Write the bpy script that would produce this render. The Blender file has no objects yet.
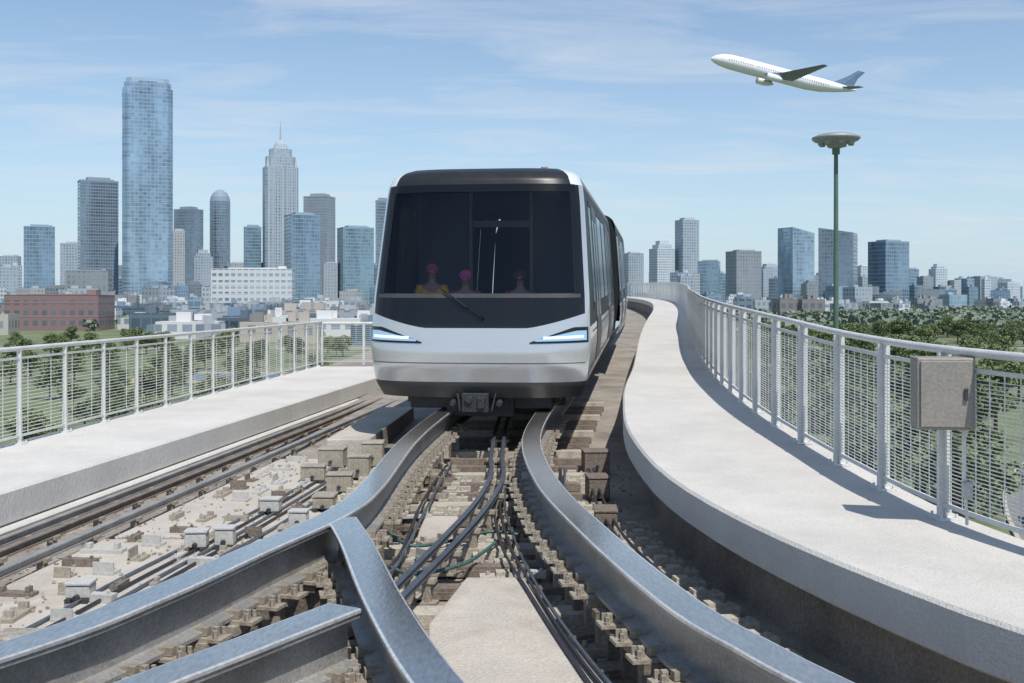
import bpy, bmesh, math, random
import numpy as np
from mathutils import Vector, Matrix, Euler
random.seed(7); rng=np.random.RandomState(7)
F=1100.0; HZ=300.0
scene=bpy.context.scene
scene.view_settings.view_transform='Standard'
scene.view_settings.look='None'
COL=scene.collection
def link(o): COL.objects.link(o); return o
def label(o,lab,cat,group=None):
    o["label"]=lab; o["category"]=cat
    if group: o["group"]=group
    return o
# ---------------------------------------------------------------- materials
def nd(nt,t,**k):
    n=nt.nodes.new(t)
    for a,b in k.items(): setattr(n,a,b)
    return n
def rgba(c): return (c[0],c[1],c[2],1)
def mat(name,c,rough=.6,metal=0,scale=3,amt=.15,bump=0,fine=40,stain=0,stainc=(.08,.07,.06),coat=0,stretch=(1,1,1),spec=.5):
    m=bpy.data.materials.new(name); m.use_nodes=True; nt=m.node_tree
    b=nt.nodes['Principled BSDF']; L=nt.links
    tc=nd(nt,'ShaderNodeTexCoord'); mp=nd(nt,'ShaderNodeMapping'); mp.inputs['Scale'].default_value=stretch
    L.new(tc.outputs['Object'],mp.inputs[0])
    n1=nd(nt,'ShaderNodeTexNoise'); n1.inputs['Scale'].default_value=scale; n1.inputs['Detail'].default_value=4; n1.inputs['Roughness'].default_value=.65
    n2=nd(nt,'ShaderNodeTexNoise'); n2.inputs['Scale'].default_value=fine; n2.inputs['Detail'].default_value=1
    L.new(mp.outputs[0],n1.inputs[0]); L.new(mp.outputs[0],n2.inputs[0])
    ad=nd(nt,'ShaderNodeMath',operation='ADD'); L.new(n1.outputs[0],ad.inputs[0]); L.new(n2.outputs[0],ad.inputs[1])
    mr=nd(nt,'ShaderNodeMapRange'); mr.inputs[1].default_value=.7; mr.inputs[2].default_value=1.3
    L.new(ad.outputs[0],mr.inputs[0])
    mx=nd(nt,'ShaderNodeMix',data_type='RGBA')
    mx.inputs[6].default_value=rgba([x*(1-amt) for x in c]); mx.inputs[7].default_value=rgba([min(1,x*(1+amt)) for x in c])
    L.new(mr.outputs[0],mx.inputs[0]); out=mx.outputs[2]
    if stain>0:
        n3=nd(nt,'ShaderNodeTexNoise'); n3.inputs['Scale'].default_value=scale*.45; n3.inputs['Detail'].default_value=6; n3.inputs['Roughness'].default_value=.7
        L.new(mp.outputs[0],n3.inputs[0])
        m3=nd(nt,'ShaderNodeMapRange'); m3.inputs[1].default_value=.48; m3.inputs[2].default_value=.72; m3.inputs[4].default_value=stain
        L.new(n3.outputs[0],m3.inputs[0])
        x2=nd(nt,'ShaderNodeMix',data_type='RGBA'); L.new(m3.outputs[0],x2.inputs[0]); L.new(out,x2.inputs[6]); x2.inputs[7].default_value=rgba(stainc); out=x2.outputs[2]
    L.new(out,b.inputs['Base Color'])
    b.inputs['Roughness'].default_value=rough; b.inputs['Metallic'].default_value=metal; b.inputs['Coat Weight'].default_value=coat; b.inputs['Specular IOR Level'].default_value=spec
    if rough>.12:
        mr2=nd(nt,'ShaderNodeMapRange'); mr2.inputs[3].default_value=rough*.7; mr2.inputs[4].default_value=min(1,rough*1.3); L.new(n1.outputs[0],mr2.inputs[0]); L.new(mr2.outputs[0],b.inputs['Roughness'])
    if bump>0:
        bp=nd(nt,'ShaderNodeBump'); bp.inputs['Strength'].default_value=bump; bp.inputs['Distance'].default_value=.02
        L.new(ad.outputs[0],bp.inputs['Height']); L.new(bp.outputs[0],b.inputs['Normal'])
    return m
def emis(name,c,s):
    m=bpy.data.materials.new(name); m.use_nodes=True; b=m.node_tree.nodes['Principled BSDF']
    b.inputs['Base Color'].default_value=rgba([x*.3 for x in c]); b.inputs['Emission Color'].default_value=rgba(c); b.inputs['Emission Strength'].default_value=s; return m
def glassmat(name,t,refl=.25,base=0):
    m=bpy.data.materials.new(name); m.use_nodes=True; nt=m.node_tree; nt.nodes.clear()
    o=nd(nt,'ShaderNodeOutputMaterial'); mx=nd(nt,'ShaderNodeMixShader'); tr=nd(nt,'ShaderNodeBsdfTransparent'); gl=nd(nt,'ShaderNodeBsdfGlossy')
    tr.inputs[0].default_value=rgba(t); gl.inputs['Roughness'].default_value=.12; gl.inputs[0].default_value=(.85,.9,.95,1)
    lw=nd(nt,'ShaderNodeLayerWeight'); lw.inputs[0].default_value=refl
    ad=nd(nt,'ShaderNodeMath',operation='ADD'); ad.inputs[1].default_value=base; nt.links.new(lw.outputs['Fresnel'],ad.inputs[0])
    nt.links.new(ad.outputs[0],mx.inputs[0]); nt.links.new(tr.outputs[0],mx.inputs[1]); nt.links.new(gl.outputs[0],mx.inputs[2]); nt.links.new(mx.outputs[0],o.inputs[0]); return m
def facade(name,wall,glass,cw=3.0,fh=4.0,wf=.25,zf=.35,metal=.4,rough=.18):
    m=bpy.data.materials.new(name); m.use_nodes=True; nt=m.node_tree; b=nt.nodes['Principled BSDF']; L=nt.links
    tc=nd(nt,'ShaderNodeTexCoord'); sp_=nd(nt,'ShaderNodeSeparateXYZ'); L.new(tc.outputs['Object'],sp_.inputs[0])
    def M(op,a,b_=None,v=None):
        n=nd(nt,'ShaderNodeMath',operation=op); L.new(a,n.inputs[0])
        if b_ is not None: L.new(b_,n.inputs[1])
        if v is not None: n.inputs[1].default_value=v
        return n.outputs[0]
    u=M('DIVIDE',M('ADD',sp_.outputs[0],sp_.outputs[1]),v=cw); v=M('DIVIDE',sp_.outputs[2],v=fh)
    g=M('MULTIPLY',M('GREATER_THAN',M('FRACT',u),v=wf),M('GREATER_THAN',M('FRACT',v),v=zf))
    cb=nd(nt,'ShaderNodeCombineXYZ'); L.new(M('FLOOR',u),cb.inputs[0]); L.new(M('FLOOR',v),cb.inputs[1])
    wn=nd(nt,'ShaderNodeTexWhiteNoise',noise_dimensions='2D'); L.new(cb.outputs[0],wn.inputs[0])
    mp=nd(nt,'ShaderNodeMapping'); mp.inputs['Scale'].default_value=(1,1,.22); L.new(tc.outputs['Object'],mp.inputs[0])
    ns=nd(nt,'ShaderNodeTexNoise'); ns.inputs['Scale'].default_value=.05; ns.inputs['Detail'].default_value=4; L.new(mp.outputs[0],ns.inputs[0])
    s=M('ADD',M('MULTIPLY',wn.outputs[0],v=.2),M('MULTIPLY',ns.outputs[0],v=1.3))
    mr=nd(nt,'ShaderNodeMapRange'); mr.inputs[1].default_value=.5; mr.inputs[2].default_value=1.0; L.new(s,mr.inputs[0])
    gm=nd(nt,'ShaderNodeMix',data_type='RGBA'); gm.inputs[6].default_value=rgba([x*.6 for x in glass]); gm.inputs[7].default_value=rgba([min(1,x*1.45) for x in glass]); L.new(mr.outputs[0],gm.inputs[0])
    mx=nd(nt,'ShaderNodeMix',data_type='RGBA'); mx.inputs[6].default_value=rgba(wall); L.new(gm.outputs[2],mx.inputs[7]); L.new(g,mx.inputs[0])
    L.new(mx.outputs[2],b.inputs['Base Color'])
    r=nd(nt,'ShaderNodeMapRange'); r.inputs[3].default_value=.5; r.inputs[4].default_value=rough; L.new(g,r.inputs[0]); L.new(r.outputs[0],b.inputs['Roughness'])
    L.new(M('MULTIPLY',g,v=metal),b.inputs['Metallic']); return m
M_={}
M_['walk']=mat('pale_concrete',(.54,.525,.49),.85,0,1.4,.12,.3,70,.5,(.40,.385,.35))
M_['side']=mat('pale_concrete_side',(.57,.56,.53),.85,0,1.0,.12,.3,60,.45,(.40,.38,.345),stretch=(1,1,.3))
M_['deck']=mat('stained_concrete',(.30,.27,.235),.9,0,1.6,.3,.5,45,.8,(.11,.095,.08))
M_['slab']=mat('beige_concrete',(.47,.435,.38),.88,0,2.0,.16,.4,50,.7,(.25,.215,.175))
M_['pad']=mat('pale_track_pad',(.43,.40,.34),.85,0,5,.25,.3,50,.6,(.18,.15,.12))
M_['steel']=mat('worn_running_steel',(.66,.62,.56),.17,.92,2.2,.2,.02,60,.5,(.22,.215,.21),stretch=(1,.25,1))
M_['edge']=mat('bright_worn_edge',(.78,.77,.74),.25,.6,5,.2)
M_['web']=mat('dusty_grey_steel',(.36,.355,.34),.45,.4,3,.25,.15,60,.65,(.17,.145,.12))
M_['dark']=mat('dark_steel',(.05,.055,.06),.5,.4,6,.4,.3,50)
M_['brown']=mat('dusty_brown_steel',(.21,.175,.145),.7,.2,5,.3,.3,40,.5,(.10,.08,.06))
M_['bkt']=mat('dusty_cast_bracket',(.37,.335,.275),.65,.2,7,.3,.2,60,.6,(.16,.125,.09))
M_['bolt']=mat('bolt_steel',(.3,.3,.3),.4,.8,9,.3)
M_['galv']=mat('galvanised_steel',(.64,.65,.64),.5,.2,6,.12,.1,80,.3,(.42,.41,.38))
M_['wire']=mat('fence_wire',(.66,.67,.66),.5,.1,6,.12)
M_['boxm']=mat('weathered_grey_box',(.26,.245,.22),.55,.1,3,.15,.1,50,.4,(.16,.14,.12))
M_['lampg']=mat('grey_lamp_metal',(.30,.32,.33),.5,.2,3,.15)
M_['lgrey']=mat('dull_grey_casing',(.46,.46,.44),.6,0,4,.15,.1,40,.5,(.25,.23,.2))
M_['white']=mat('white_plastic',(.70,.70,.68),.5,0,4,.1,0,40,.3,(.4,.36,.3))
M_['cable']=mat('black_cable',(.03,.03,.035),.5,0,4,.3)
M_['gcable']=mat('green_cable',(.05,.12,.11),.5,0,4,.3)
M_['cond']=mat('conductor_blue_grey',(.15,.18,.22),.35,.6,5,.3,0,60,.4,(.12,.10,.09))
M_['silver']=mat('silver_train_paint',(.60,.61,.625),.22,.55,1.2,.04,0,60,0,coat=.5)
M_['wpaint']=mat('white_train_paint',(.70,.72,.74),.3,.1,1.2,.04,0,60,0,coat=.5)
M_['black']=mat('gloss_black_mask',(.006,.007,.008),.10,0,2,.1,spec=.5)
M_['sblack']=mat('satin_black_side',(.010,.011,.013),.45,0,2,.1,spec=.15)
M_['char']=mat('charcoal_paint',(.020,.023,.026),.35,.0,3,.15,spec=.3)
M_['skirtg']=mat('grey_skirt',(.05,.054,.058),.45,.0,3,.15)
M_['rubber']=mat('rubber',(.02,.02,.02),.8,0,6,.3,.2)
M_['inter']=mat('interior_grey',(.10,.105,.115),.8,0,2,.1)
M_['seatm']=mat('seat_blue',(.04,.05,.08),.7,0,2,.2)
M_['tint']=glassmat('windscreen_glass',(.66,.68,.70),.12,.03)
M_['tint2']=glassmat('side_glass',(.14,.16,.18),.10)
M_['led']=emis('led_light',(.34,.56,.80),.7)
M_['led2']=emis('led_core',(.70,.86,1.0),1.15)
M_['green']=mat('dark_green_pole',(.09,.16,.12),.5,.1,3,.15)
M_['roofgrey']=mat('roof_grey',(.16,.17,.18),.7,0,.2,.2)
M_['plane']=mat('aircraft_white',(.78,.80,.82),.35,0,.3,.04)
M_['wing']=mat('aircraft_grey',(.17,.21,.27),.4,.2,.3,.1)
M_['tailb']=mat('aircraft_tail_blue',(.13,.21,.33),.4,0,.3,.1)
M_['bark']=mat('bark',(.13,.10,.075),.9,0,3,.3,.5)
M_['skin']=mat('skin',(.42,.26,.19),.6,0,5,.08)
M_['asphalt']=mat('asphalt',(.20,.20,.19),.9,0,.4,.2,.2,20)
M_['paint']=mat('road_paint',(.6,.6,.58),.8,0,1,.15)
def leafmat(name,a,b,sc,rnd=.3):
    m=bpy.data.materials.new(name); m.use_nodes=True; nt=m.node_tree; bs=nt.nodes['Principled BSDF']; L=nt.links
    tc=nd(nt,'ShaderNodeTexCoord'); n=nd(nt,'ShaderNodeTexNoise'); n.inputs['Scale'].default_value=sc; n.inputs['Detail'].default_value=3
    L.new(tc.outputs['Object'],n.inputs[0]); oi=nd(nt,'ShaderNodeObjectInfo')
    ad=nd(nt,'ShaderNodeMath',operation='MULTIPLY_ADD'); L.new(oi.outputs['Random'],ad.inputs[0]); ad.inputs[1].default_value=rnd; L.new(n.outputs[0],ad.inputs[2])
    mr=nd(nt,'ShaderNodeMapRange'); mr.inputs[1].default_value=.4; mr.inputs[2].default_value=.95; L.new(ad.outputs[0],mr.inputs[0])
    mx=nd(nt,'ShaderNodeMix',data_type='RGBA'); mx.inputs[6].default_value=rgba(a); mx.inputs[7].default_value=rgba(b); L.new(mr.outputs[0],mx.inputs[0]); L.new(mx.outputs[2],bs.inputs['Base Color']); bs.inputs['Roughness'].default_value=.7
    return m
M_['leaf']=leafmat('leaves',(.075,.12,.05),(.19,.235,.10),.7)
M_['leaffar']=leafmat('hazed_far_leaves',(.14,.185,.14),(.24,.285,.205),.04,0)  # paler, greyer greens: distance haze put into the leaf colour
# ---------------------------------------------------------------- mesh builder
class MB:
    def __init__(s): s.v=[]; s.f=[]
    def add(s,vs,fs):
        o=len(s.v); s.v+= [tuple(p) for p in vs]; s.f+=[tuple(i+o for i in f) for f in fs]
    def box(s,c,d,R=None):
        x,y,z=d[0]/2,d[1]/2,d[2]/2
        vs=[Vector((a*x,b*y,e*z)) for e in(-1,1) for a,b in((-1,-1),(1,-1),(1,1),(-1,1))]
        if R is not None: vs=[R@p for p in vs]
        s.add([p+Vector(c) for p in vs],[(3,2,1,0),(4,5,6,7),(0,1,5,4),(1,2,6,5),(2,3,7,6),(3,0,4,7)])
    def cyl(s,a,b,r0,r1=None,n=10,cap=True):
        a=Vector(a); b=Vector(b); r1=r0 if r1 is None else r1
        q=(b-a).to_track_quat('Z','Y'); vs=[]
        for p,r in((a,r0),(b,r1)):
            for i in range(n):
                t=2*math.pi*i/n; vs.append(p+q@Vector((r*math.cos(t),r*math.sin(t),0)))
        fs=[(i,(i+1)%n,n+(i+1)%n,n+i) for i in range(n)]
        if cap: fs+= [tuple(range(n))[::-1],tuple(range(n,2*n))]
        s.add(vs,fs)
    def sweep(s,path,prof,closed=True,cap=True):
        P=[Vector(p) for p in path]; n=len(prof); vs=[]
        for i,p in enumerate(P):
            t=(P[min(i+1,len(P)-1)]-P[max(i-1,0)]); t.z=0; t.normalize(); r=Vector((t.y,-t.x,0))
            for a,h in prof: vs.append(p+r*a+Vector((0,0,h)))
        fs=[]
        m=n if closed else n-1
        for i in range(len(P)-1):
            for j in range(m):
                k=(j+1)%n; fs.append((i*n+j,i*n+k,(i+1)*n+k,(i+1)*n+j))
        if closed and cap: fs+=[tuple(range(n))[::-1],tuple(range((len(P)-1)*n,len(P)*n))]
        s.add(vs,fs)
    def grid(s,G):
        h=len(G); w=len(G[0]); vs=[p for r in G for p in r]
        s.add(vs,[(i*w+j,i*w+j+1,(i+1)*w+j+1,(i+1)*w+j) for i in range(h-1) for j in range(w-1)])
    def prism(s,poly,z0,z1,sc=1.0):
        n=len(poly); cx=sum(p[0] for p in poly)/n; cy=sum(p[1] for p in poly)/n
        vs=[(p[0],p[1],z0) for p in poly]+[(cx+(p[0]-cx)*sc,cy+(p[1]-cy)*sc,z1) for p in poly]
        s.add(vs,[(i,(i+1)%n,n+(i+1)%n,n+i) for i in range(n)]+[tuple(range(n))[::-1],tuple(range(n,2*n))])
    def obj(s,name,m,parent=None,origin=(0,0,0),smooth=False,bevel=0,fix=True):
        me=bpy.data.meshes.new(name); o=Vector(origin)
        me.from_pydata([(p[0]-o.x,p[1]-o.y,p[2]-o.z) for p in s.v],[],s.f)
        if fix:
            bm=bmesh.new(); bm.from_mesh(me); bmesh.ops.recalc_face_normals(bm,faces=bm.faces); bm.to_mesh(me); bm.free()
        me.materials.append(m)
        if smooth: me.polygons.foreach_set('use_smooth',[True]*len(me.polygons))
        ob=bpy.data.objects.new(name,me); link(ob)
        if parent: ob.parent=parent
        else: ob.location=o
        if bevel:
            b=ob.modifiers.new('Bevel','BEVEL'); b.width=bevel; b.segments=2; b.limit_method='ANGLE'
        return ob
    def mesh(s,name,m):
        o=s.obj(name,m); me=o.data; bpy.data.objects.remove(o); return me
def inst(name,me,loc,rz=0,parent=None):
    k=link(bpy.data.objects.new(name,me)); k.location=loc; k.rotation_euler=(0,0,rz)
    if parent: k.parent=parent
    return k
def empty(name,loc,lab,cat,group=None):
    e=bpy.data.objects.new(name,None); e.empty_display_size=.2; e.location=loc; link(e); return label(e,lab,cat,group)
def sp(xs,ys):
    xs=np.array(xs,float); ys=np.array(ys,float); d=np.gradient(ys,xs)
    def f(x):
        x=min(max(x,xs[0]),xs[-1]); i=min(max(int(np.searchsorted(xs,x))-1,0),len(xs)-2)
        h=xs[i+1]-xs[i]; t=(x-xs[i])/h
        return float((2*t**3-3*t*t+1)*ys[i]+(t**3-2*t*t+t)*h*d[i]+(-2*t**3+3*t*t)*ys[i+1]+(t**3-t*t)*h*d[i+1])
    return f
def cat(pts,n=10):
    P=[Vector(p) for p in pts]; P=[2*P[0]-P[1]]+P+[2*P[-1]-P[-2]]; out=[]
    for i in range(1,len(P)-2):
        for k in range(n):
            t=k/n; a,b,c,d=P[i-1:i+3]
            out.append(.5*((2*b)+(c-a)*t+(2*a-5*b+4*c-d)*t*t+(3*b-a-3*c+d)*t**3))
    out.append(P[-2]); return out
def stations(path,step,start=0):
    out=[]; acc=-start; 
    for a,b in zip(path[:-1],path[1:]):
        L=(b-a).length
        while acc<=L:
            if acc>=0: out.append((a+(b-a)*(acc/L),math.atan2((b-a).y,(b-a).x)))
            acc+=step
        acc-=L
    return out
def circ(r,n=8,h=0): return [(r*math.cos(2*math.pi*i/n),h+r*math.sin(2*math.pi*i/n)) for i in range(n)]
rr=random.Random(3)
# ---------------------------------------------------------------- guideway geometry (camera eye at z = 0)
GR=-9.0
DZ=-2.1
ztr=lambda Y: -1.45+(.022*(Y-14) if Y>14 else 0)
Rin=sp([-6,2,4.2,4.96,5.68,6.84,8.6,10.2,13.2,18,26,31,38,48,60,80,100],[8.8,4.3,2.46,2.08,1.83,1.50,1.20,1.12,1.33,1.98,3.0,3.68,4.68,6.15,7.6,8.6,8.2])
Rf=sp([-6,2,4,6,6.7,8.7,10.5,14,18,26,31,38,48,60,80,100],[10,5.2,3.7,2.95,2.80,2.68,2.62,2.78,3.2,4.3,5.0,6.1,7.6,9.0,10.0,9.6])
Rz=sp([-6,4,6.7,8.6,10.5,14,18,48,60,100],[-1.43,-1.42,-1.40,-1.36,-1.27,-1.16,-1.07,-.42,-.15,.4])
Lin=lambda Y:-4.33+.106*(Y-9.3)
Lf=lambda Y:-5.6+.055*(Y-12.1)
Ys=[-6+i*.5 for i in range(60)]+[24+i*1.5 for i in range(51)]
dk=lambda Y: DZ+(.022*(Y-14) if Y>14 else 0)
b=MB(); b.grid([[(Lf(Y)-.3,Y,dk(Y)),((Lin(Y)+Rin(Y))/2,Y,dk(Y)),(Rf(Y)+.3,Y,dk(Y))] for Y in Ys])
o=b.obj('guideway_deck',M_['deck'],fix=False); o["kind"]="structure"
b=MB(); 
b.grid([[(Lf(Y)-.3,Y,dk(Y)-.01),(Lf(Y)+.8,Y,dk(Y)-1.1),(Rf(Y)-.8,Y,dk(Y)-1.1),(Rf(Y)+.3,Y,dk(Y)-.01)] for Y in Ys])
o=b.obj('guideway_girder',M_['slab']); o["kind"]="structure"
for Y in (-2,22,46,70):
    b=MB(); cx=(Lf(Y)+Rf(Y))/2; b.prism([(cx-1,Y-.8),(cx+1,Y-.8),(cx+1.2,Y),(cx+1,Y+.8),(cx-1,Y+.8),(cx-1.2,Y)],GR-.5,dk(Y)-1.9); b.box((cx,Y,dk(Y)-1.5),(4.6,1.6,.9))
    o=b.obj('guideway_pier',M_['slab'],origin=(cx,Y,GR)); label(o,"grey concrete pier holding up the guideway","pier","piers under the guideway")
def slab(name,Xa,Xb,Z,Ys,th,m):
    b=MB()
    b.grid([[(Xa(Y)+.03,Y,Z(Y)-th),(Xa(Y),Y,Z(Y)-th+.02),(Xa(Y),Y,Z(Y)-.02),(Xa(Y)+.02,Y,Z(Y)),((Xa(Y)+Xb(Y))/2,Y,Z(Y)+.004),(Xb(Y)-.02,Y,Z(Y)),(Xb(Y),Y,Z(Y)-.02),(Xb(Y),Y,Z(Y)-th),(Xa(Y)+.03,Y,Z(Y)-th)] for Y in Ys])
    return b.obj(name,m)
o=slab('walkway',Rin,lambda Y:Rf(Y)+.16,Rz,Ys,.26,M_['walk']); o["kind"]="structure"; o["label"]="curved pale concrete walkway"
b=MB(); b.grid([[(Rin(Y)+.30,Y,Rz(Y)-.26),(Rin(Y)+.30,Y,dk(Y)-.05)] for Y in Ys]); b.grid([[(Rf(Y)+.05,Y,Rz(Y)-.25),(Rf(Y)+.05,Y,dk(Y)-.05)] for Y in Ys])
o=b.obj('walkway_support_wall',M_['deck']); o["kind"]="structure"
LZ=lambda Y:-1.63
LYs=[y for y in Ys if y<27.6]
o=slab('walkway',lambda Y:-Lin(Y),lambda Y:-Lf(Y)+.16,LZ,LYs,.30,M_['side']); o.scale=(-1,1,1); o["kind"]="structure"
o=slab('walkway_ledge',lambda Y:-Lin(Y)-.07,lambda Y:-Lin(Y)+.4,lambda Y:-1.935,LYs,.05,M_['side']); o.scale=(-1,1,1); o["kind"]="structure"
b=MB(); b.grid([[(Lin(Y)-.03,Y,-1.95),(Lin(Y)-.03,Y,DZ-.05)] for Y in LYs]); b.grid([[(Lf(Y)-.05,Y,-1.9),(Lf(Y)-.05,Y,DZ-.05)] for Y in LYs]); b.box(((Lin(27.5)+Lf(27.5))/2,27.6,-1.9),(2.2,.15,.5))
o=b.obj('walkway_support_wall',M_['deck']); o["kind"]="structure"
# ---------------------------------------------------------------- guide beams
Cx=sp([14.2,30,45,60,80,100],[-.25,1.80,3.80,5.5,6.6,6.2])
def far(off): return [(Cx(Y)+off,Y,ztr(Y)) for Y in (17,20,26,32,38,45,55,65,80,95)]
z0=-1.45
pR=cat([(2.4,1.6,z0),(1.62,3.2,z0),(1.2,4.16,z0),(1.03,4.6,z0),(.81,5.3,z0),(.52,6.93,z0),(.28,8.86,z0),(.20,11.4,z0),(.40,14.2,z0)]+far(.65))
pA=cat([(-4.4,1.2,z0),(-3.1,3.0,z0),(-2.12,4.56,z0),(-1.78,5.4,z0),(-1.50,6.4,z0),(-1.20,7.5,z0),(-1.10,8.6,z0),(-1.07,11.4,z0),(-.90,14.2,z0)]+far(-.65))
pM=cat([(.75,2.2,z0-.004),(.15,3.2,z0-.004),(-.27,4.16,z0-.004),(-.61,5.3,z0-.004),(-.93,6.6,z0-.004),(-1.14,7.36,z0-.004)])
pB=cat([(-2.6,2.4,z0-.008),(-1.9,3.4,z0-.008),(-1.30,4.38,z0-.008),(-1.0,4.9,z0-.008),(-.80,5.25,z0-.008)])
w=.10
ibeam=[(-.02,-.05),(-w+.008,-.045),(-w+.008,-.012),(w-.008,-.012),(w-.008,-.045),(.02,-.05),(.02,-.25),(.10,-.265),(.10,-.285),(-.10,-.285),(-.10,-.265),(-.02,-.25)]
plate=[(-w+.012,-.012),(-w+.012,0),(w-.012,0),(w-.012,-.012)]
bk=MB(); bk.box((0,.13,-.295),(.12,.20,.018)); bk.box((0,.09,-.262),(.05,.08,.04)); bk.box((0,.17,-.26),(.03,.03,.05))
for dx in(-.04,.04): bk.cyl((dx,.19,-.29),(dx,.19,-.245),.013,n=6)
bkmesh=bk.mesh('bracket',M_['bkt'])
pdms=[]
for hw,ln,mt in((.12,.40,'pad'),(.09,.34,'brown'),(.14,.30,'bkt')):
    pd=MB(); pd.box((0,0,-.33),(hw,ln,.05)); pd.box((0,0,-.48),(hw*.5,ln*.55,.26)); pd.box((0,0,-.625),(hw*1.2,ln*1.15,.04)); 
    for dy in(-1,1): pd.cyl((0,dy*ln*.5,-.61),(0,dy*ln*.5,-.57),.016,n=6)
    pdms.append(pd.mesh('pedestal',M_[mt]))
def beam(path,lab,sides=(1,-1),step=.30,maxY=16):
    o0=path[0]+Vector((0,0,-.4)); e=empty('guide_beam',o0,lab,'track beam','steel guide beams of the track switch')
    b=MB(); b.sweep(path,ibeam); b.obj('web',M_['web'],e,o0)
    b=MB(); b.sweep(path,plate); b.obj('running_plate',M_['steel'],e,o0)
    for s in(-1,1):
        b=MB(); b.sweep(path,[(s*(w-.012),-.012),(s*(w-.012),-.001),(s*(w-.003),-.002),(s*w,-.006),(s*w,-.020)]); b.obj('worn_edge',M_['edge'],e,o0)
    n=0
    for p,a in stations(path,step,.1):
        if p.y>maxY or n>=98: break
        inst('pedestal',pdms[(n//2)%3 if n%6 else rr.randint(0,2)],p-o0,a+rr.uniform(-.05,.05),e)
        for s in sides:
            if rr.random()<.9: inst('bracket',bkmesh,p-o0+Vector((rr.uniform(-.01,.01),rr.uniform(-.03,.03),0)),a if s>0 else a+math.pi,e)
            n+=1
    return e
beam(pR,"curved grey steel beam with polished top carrying the train")
beam(pA,"steel beam forking off the main track at the switch")
beam(pM,"short curved steel switch beam meeting the main track")
beam(pB,"steel branch beam butting into the switch beam")
ti=MB(); ti.box((0,0,0),(2.3,.14,.08)); ti.box((0,-.08,-.01),(2.2,.02,.05)); tm=ti.mesh('cross_tie',M_['brown'])
ti=MB(); ti.box((0,0,0),(2.3,.22,.09)); tm2=ti.mesh('cross_tie',M_['pad'])
for i in range(28):
    Y=3.4+i*.62; cR=min(pR,key=lambda p:abs(p.y-Y)).x
    o=inst('cross_tie',tm if i%3 else tm2,(cR-.62,Y,dk(Y)+.048),(.35 if Y<7 else rr.uniform(-.02,.02))); label(o,"dusty steel tie across the guideway","track tie","ties under the track")
pm=MB(); pm.box((0,0,0),(.34,.13,.07)); pm.cyl((.11,0,.03),(.11,0,.06),.016,n=6); pm.cyl((-.11,0,.03),(-.11,0,.06),.016,n=6); pm.box((0,0,.05),(.10,.10,.03)); pmm=pm.mesh('concrete_pad',M_['pad'])
for path,off,y1 in((pR,-.44,13.5),(pR,-.85,10.5),(pR,.42,13),(pA,.44,13.0),(pM,.42,7),(pA,-.42,12.5)):
    for p,a in stations(path,.34,.2):
        if p.y<2.5 or p.y>y1: continue
        q=p+Vector((-math.sin(a),math.cos(a),0))*off
        if q.x>Rin(q.y)+.12 or (path is pA and off<0 and p.y<7.6) or rr.random()<.12: continue
        o=inst('concrete_pad',pmm,(q.x+rr.uniform(-.03,.03),q.y,DZ+.12 if path is pA and off>0 else DZ+.037),a+math.pi/2+rr.uniform(-.07,.07)); label(o,"small beige pad with bolts beside the beam","track pad","pads beside the beams")
def plateslab(pts,z,lab):
    b=MB(); b.prism(pts,DZ+.002,z); cx=sum(p[0] for p in pts)/len(pts); cy=sum(p[1] for p in pts)/len(pts)
    o=b.obj('concrete_slab',M_['slab'],origin=(cx,cy,DZ),bevel=.012); label(o,lab,'concrete slab')
plateslab([(-.20,3.0),(1.0,3.0),(.55,5.3),(.28,6.6),(.08,7.7),(-.32,7.7),(-.5,6.6),(-.42,5.3)],DZ+.16,"flat beige concrete slab between the diverging beams")
plateslab([(-.80,9.2),(-.45,9.2),(-.50,10.2),(-.82,10.2)],DZ+.10,"square concrete plate between the main beams")
plateslab([(-3.9,4.4),(-2.75,4.4),(-1.95,6.6),(-1.62,8.2),(-1.56,9.3),(-3.45,9.3)],DZ+.08,"stained concrete slab beside the forked beam")
plateslab([(-3.40,9.4),(-1.56,9.4),(-1.50,14.0),(-2.95,14.0)],DZ+.08,"stained concrete slab near the side walkway")
plateslab([(-2.4,14.2),(-1.85,14.2),(-1.65,18.5),(-2.2,18.5)],DZ+.30,"raised concrete block beside the train")
HW=[]
h=MB(); h.box((0,0,.010),(.16,.12,.02)); h.box((0,.045,.05),(.16,.014,.08)); h.cyl((.05,-.02,.02),(.05,-.02,.04),.012,n=6); h.cyl((-.05,-.02,.02),(-.05,-.02,.04),.012,n=6); HW.append(h)
h=MB(); h.box((0,0,.025),(.24,.07,.05)); h.cyl((-.08,0,.05),(-.08,0,.07),.014,n=6); h.cyl((.08,0,.05),(.08,0,.07),.014,n=6); HW.append(h)
h=MB(); h.box((0,0,.012),(.10,.30,.024)); h.box((0,.1,.04),(.06,.03,.05)); h.box((0,-.1,.04),(.06,.03,.05)); HW.append(h)
HM=[h.mesh('clamp',M_[m]) for h in HW for m in('bkt','lgrey','brown')]
def clamp(x,y,z,a):
    o=inst('clamp',rr.choice(HM),(x,y,z),a); s=rr.uniform(.8,1.15); o.scale=(s,s,s); label(o,"dusty metal clamp bolted to the concrete slab","clamp","clamps bolted on the guideway slabs")
for off,st in((1.15,.42),(1.45,.5),(1.78,.38),(2.1,.55)):
    for i,(p,a) in enumerate(stations([Vector((Lin(Y)+off,Y,0)) for Y in(5.2,14)],st,.1)):
        xa=min(pA,key=lambda q:abs(q.y-p.y)).x
        if p.x>xa-.5 or rr.random()<.22: continue
        clamp(p.x+rr.uniform(-.05,.05),p.y+rr.uniform(-.08,.08),DZ+.081,a+rr.choice([0,1.57])+rr.uniform(-.1,.1))
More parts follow.
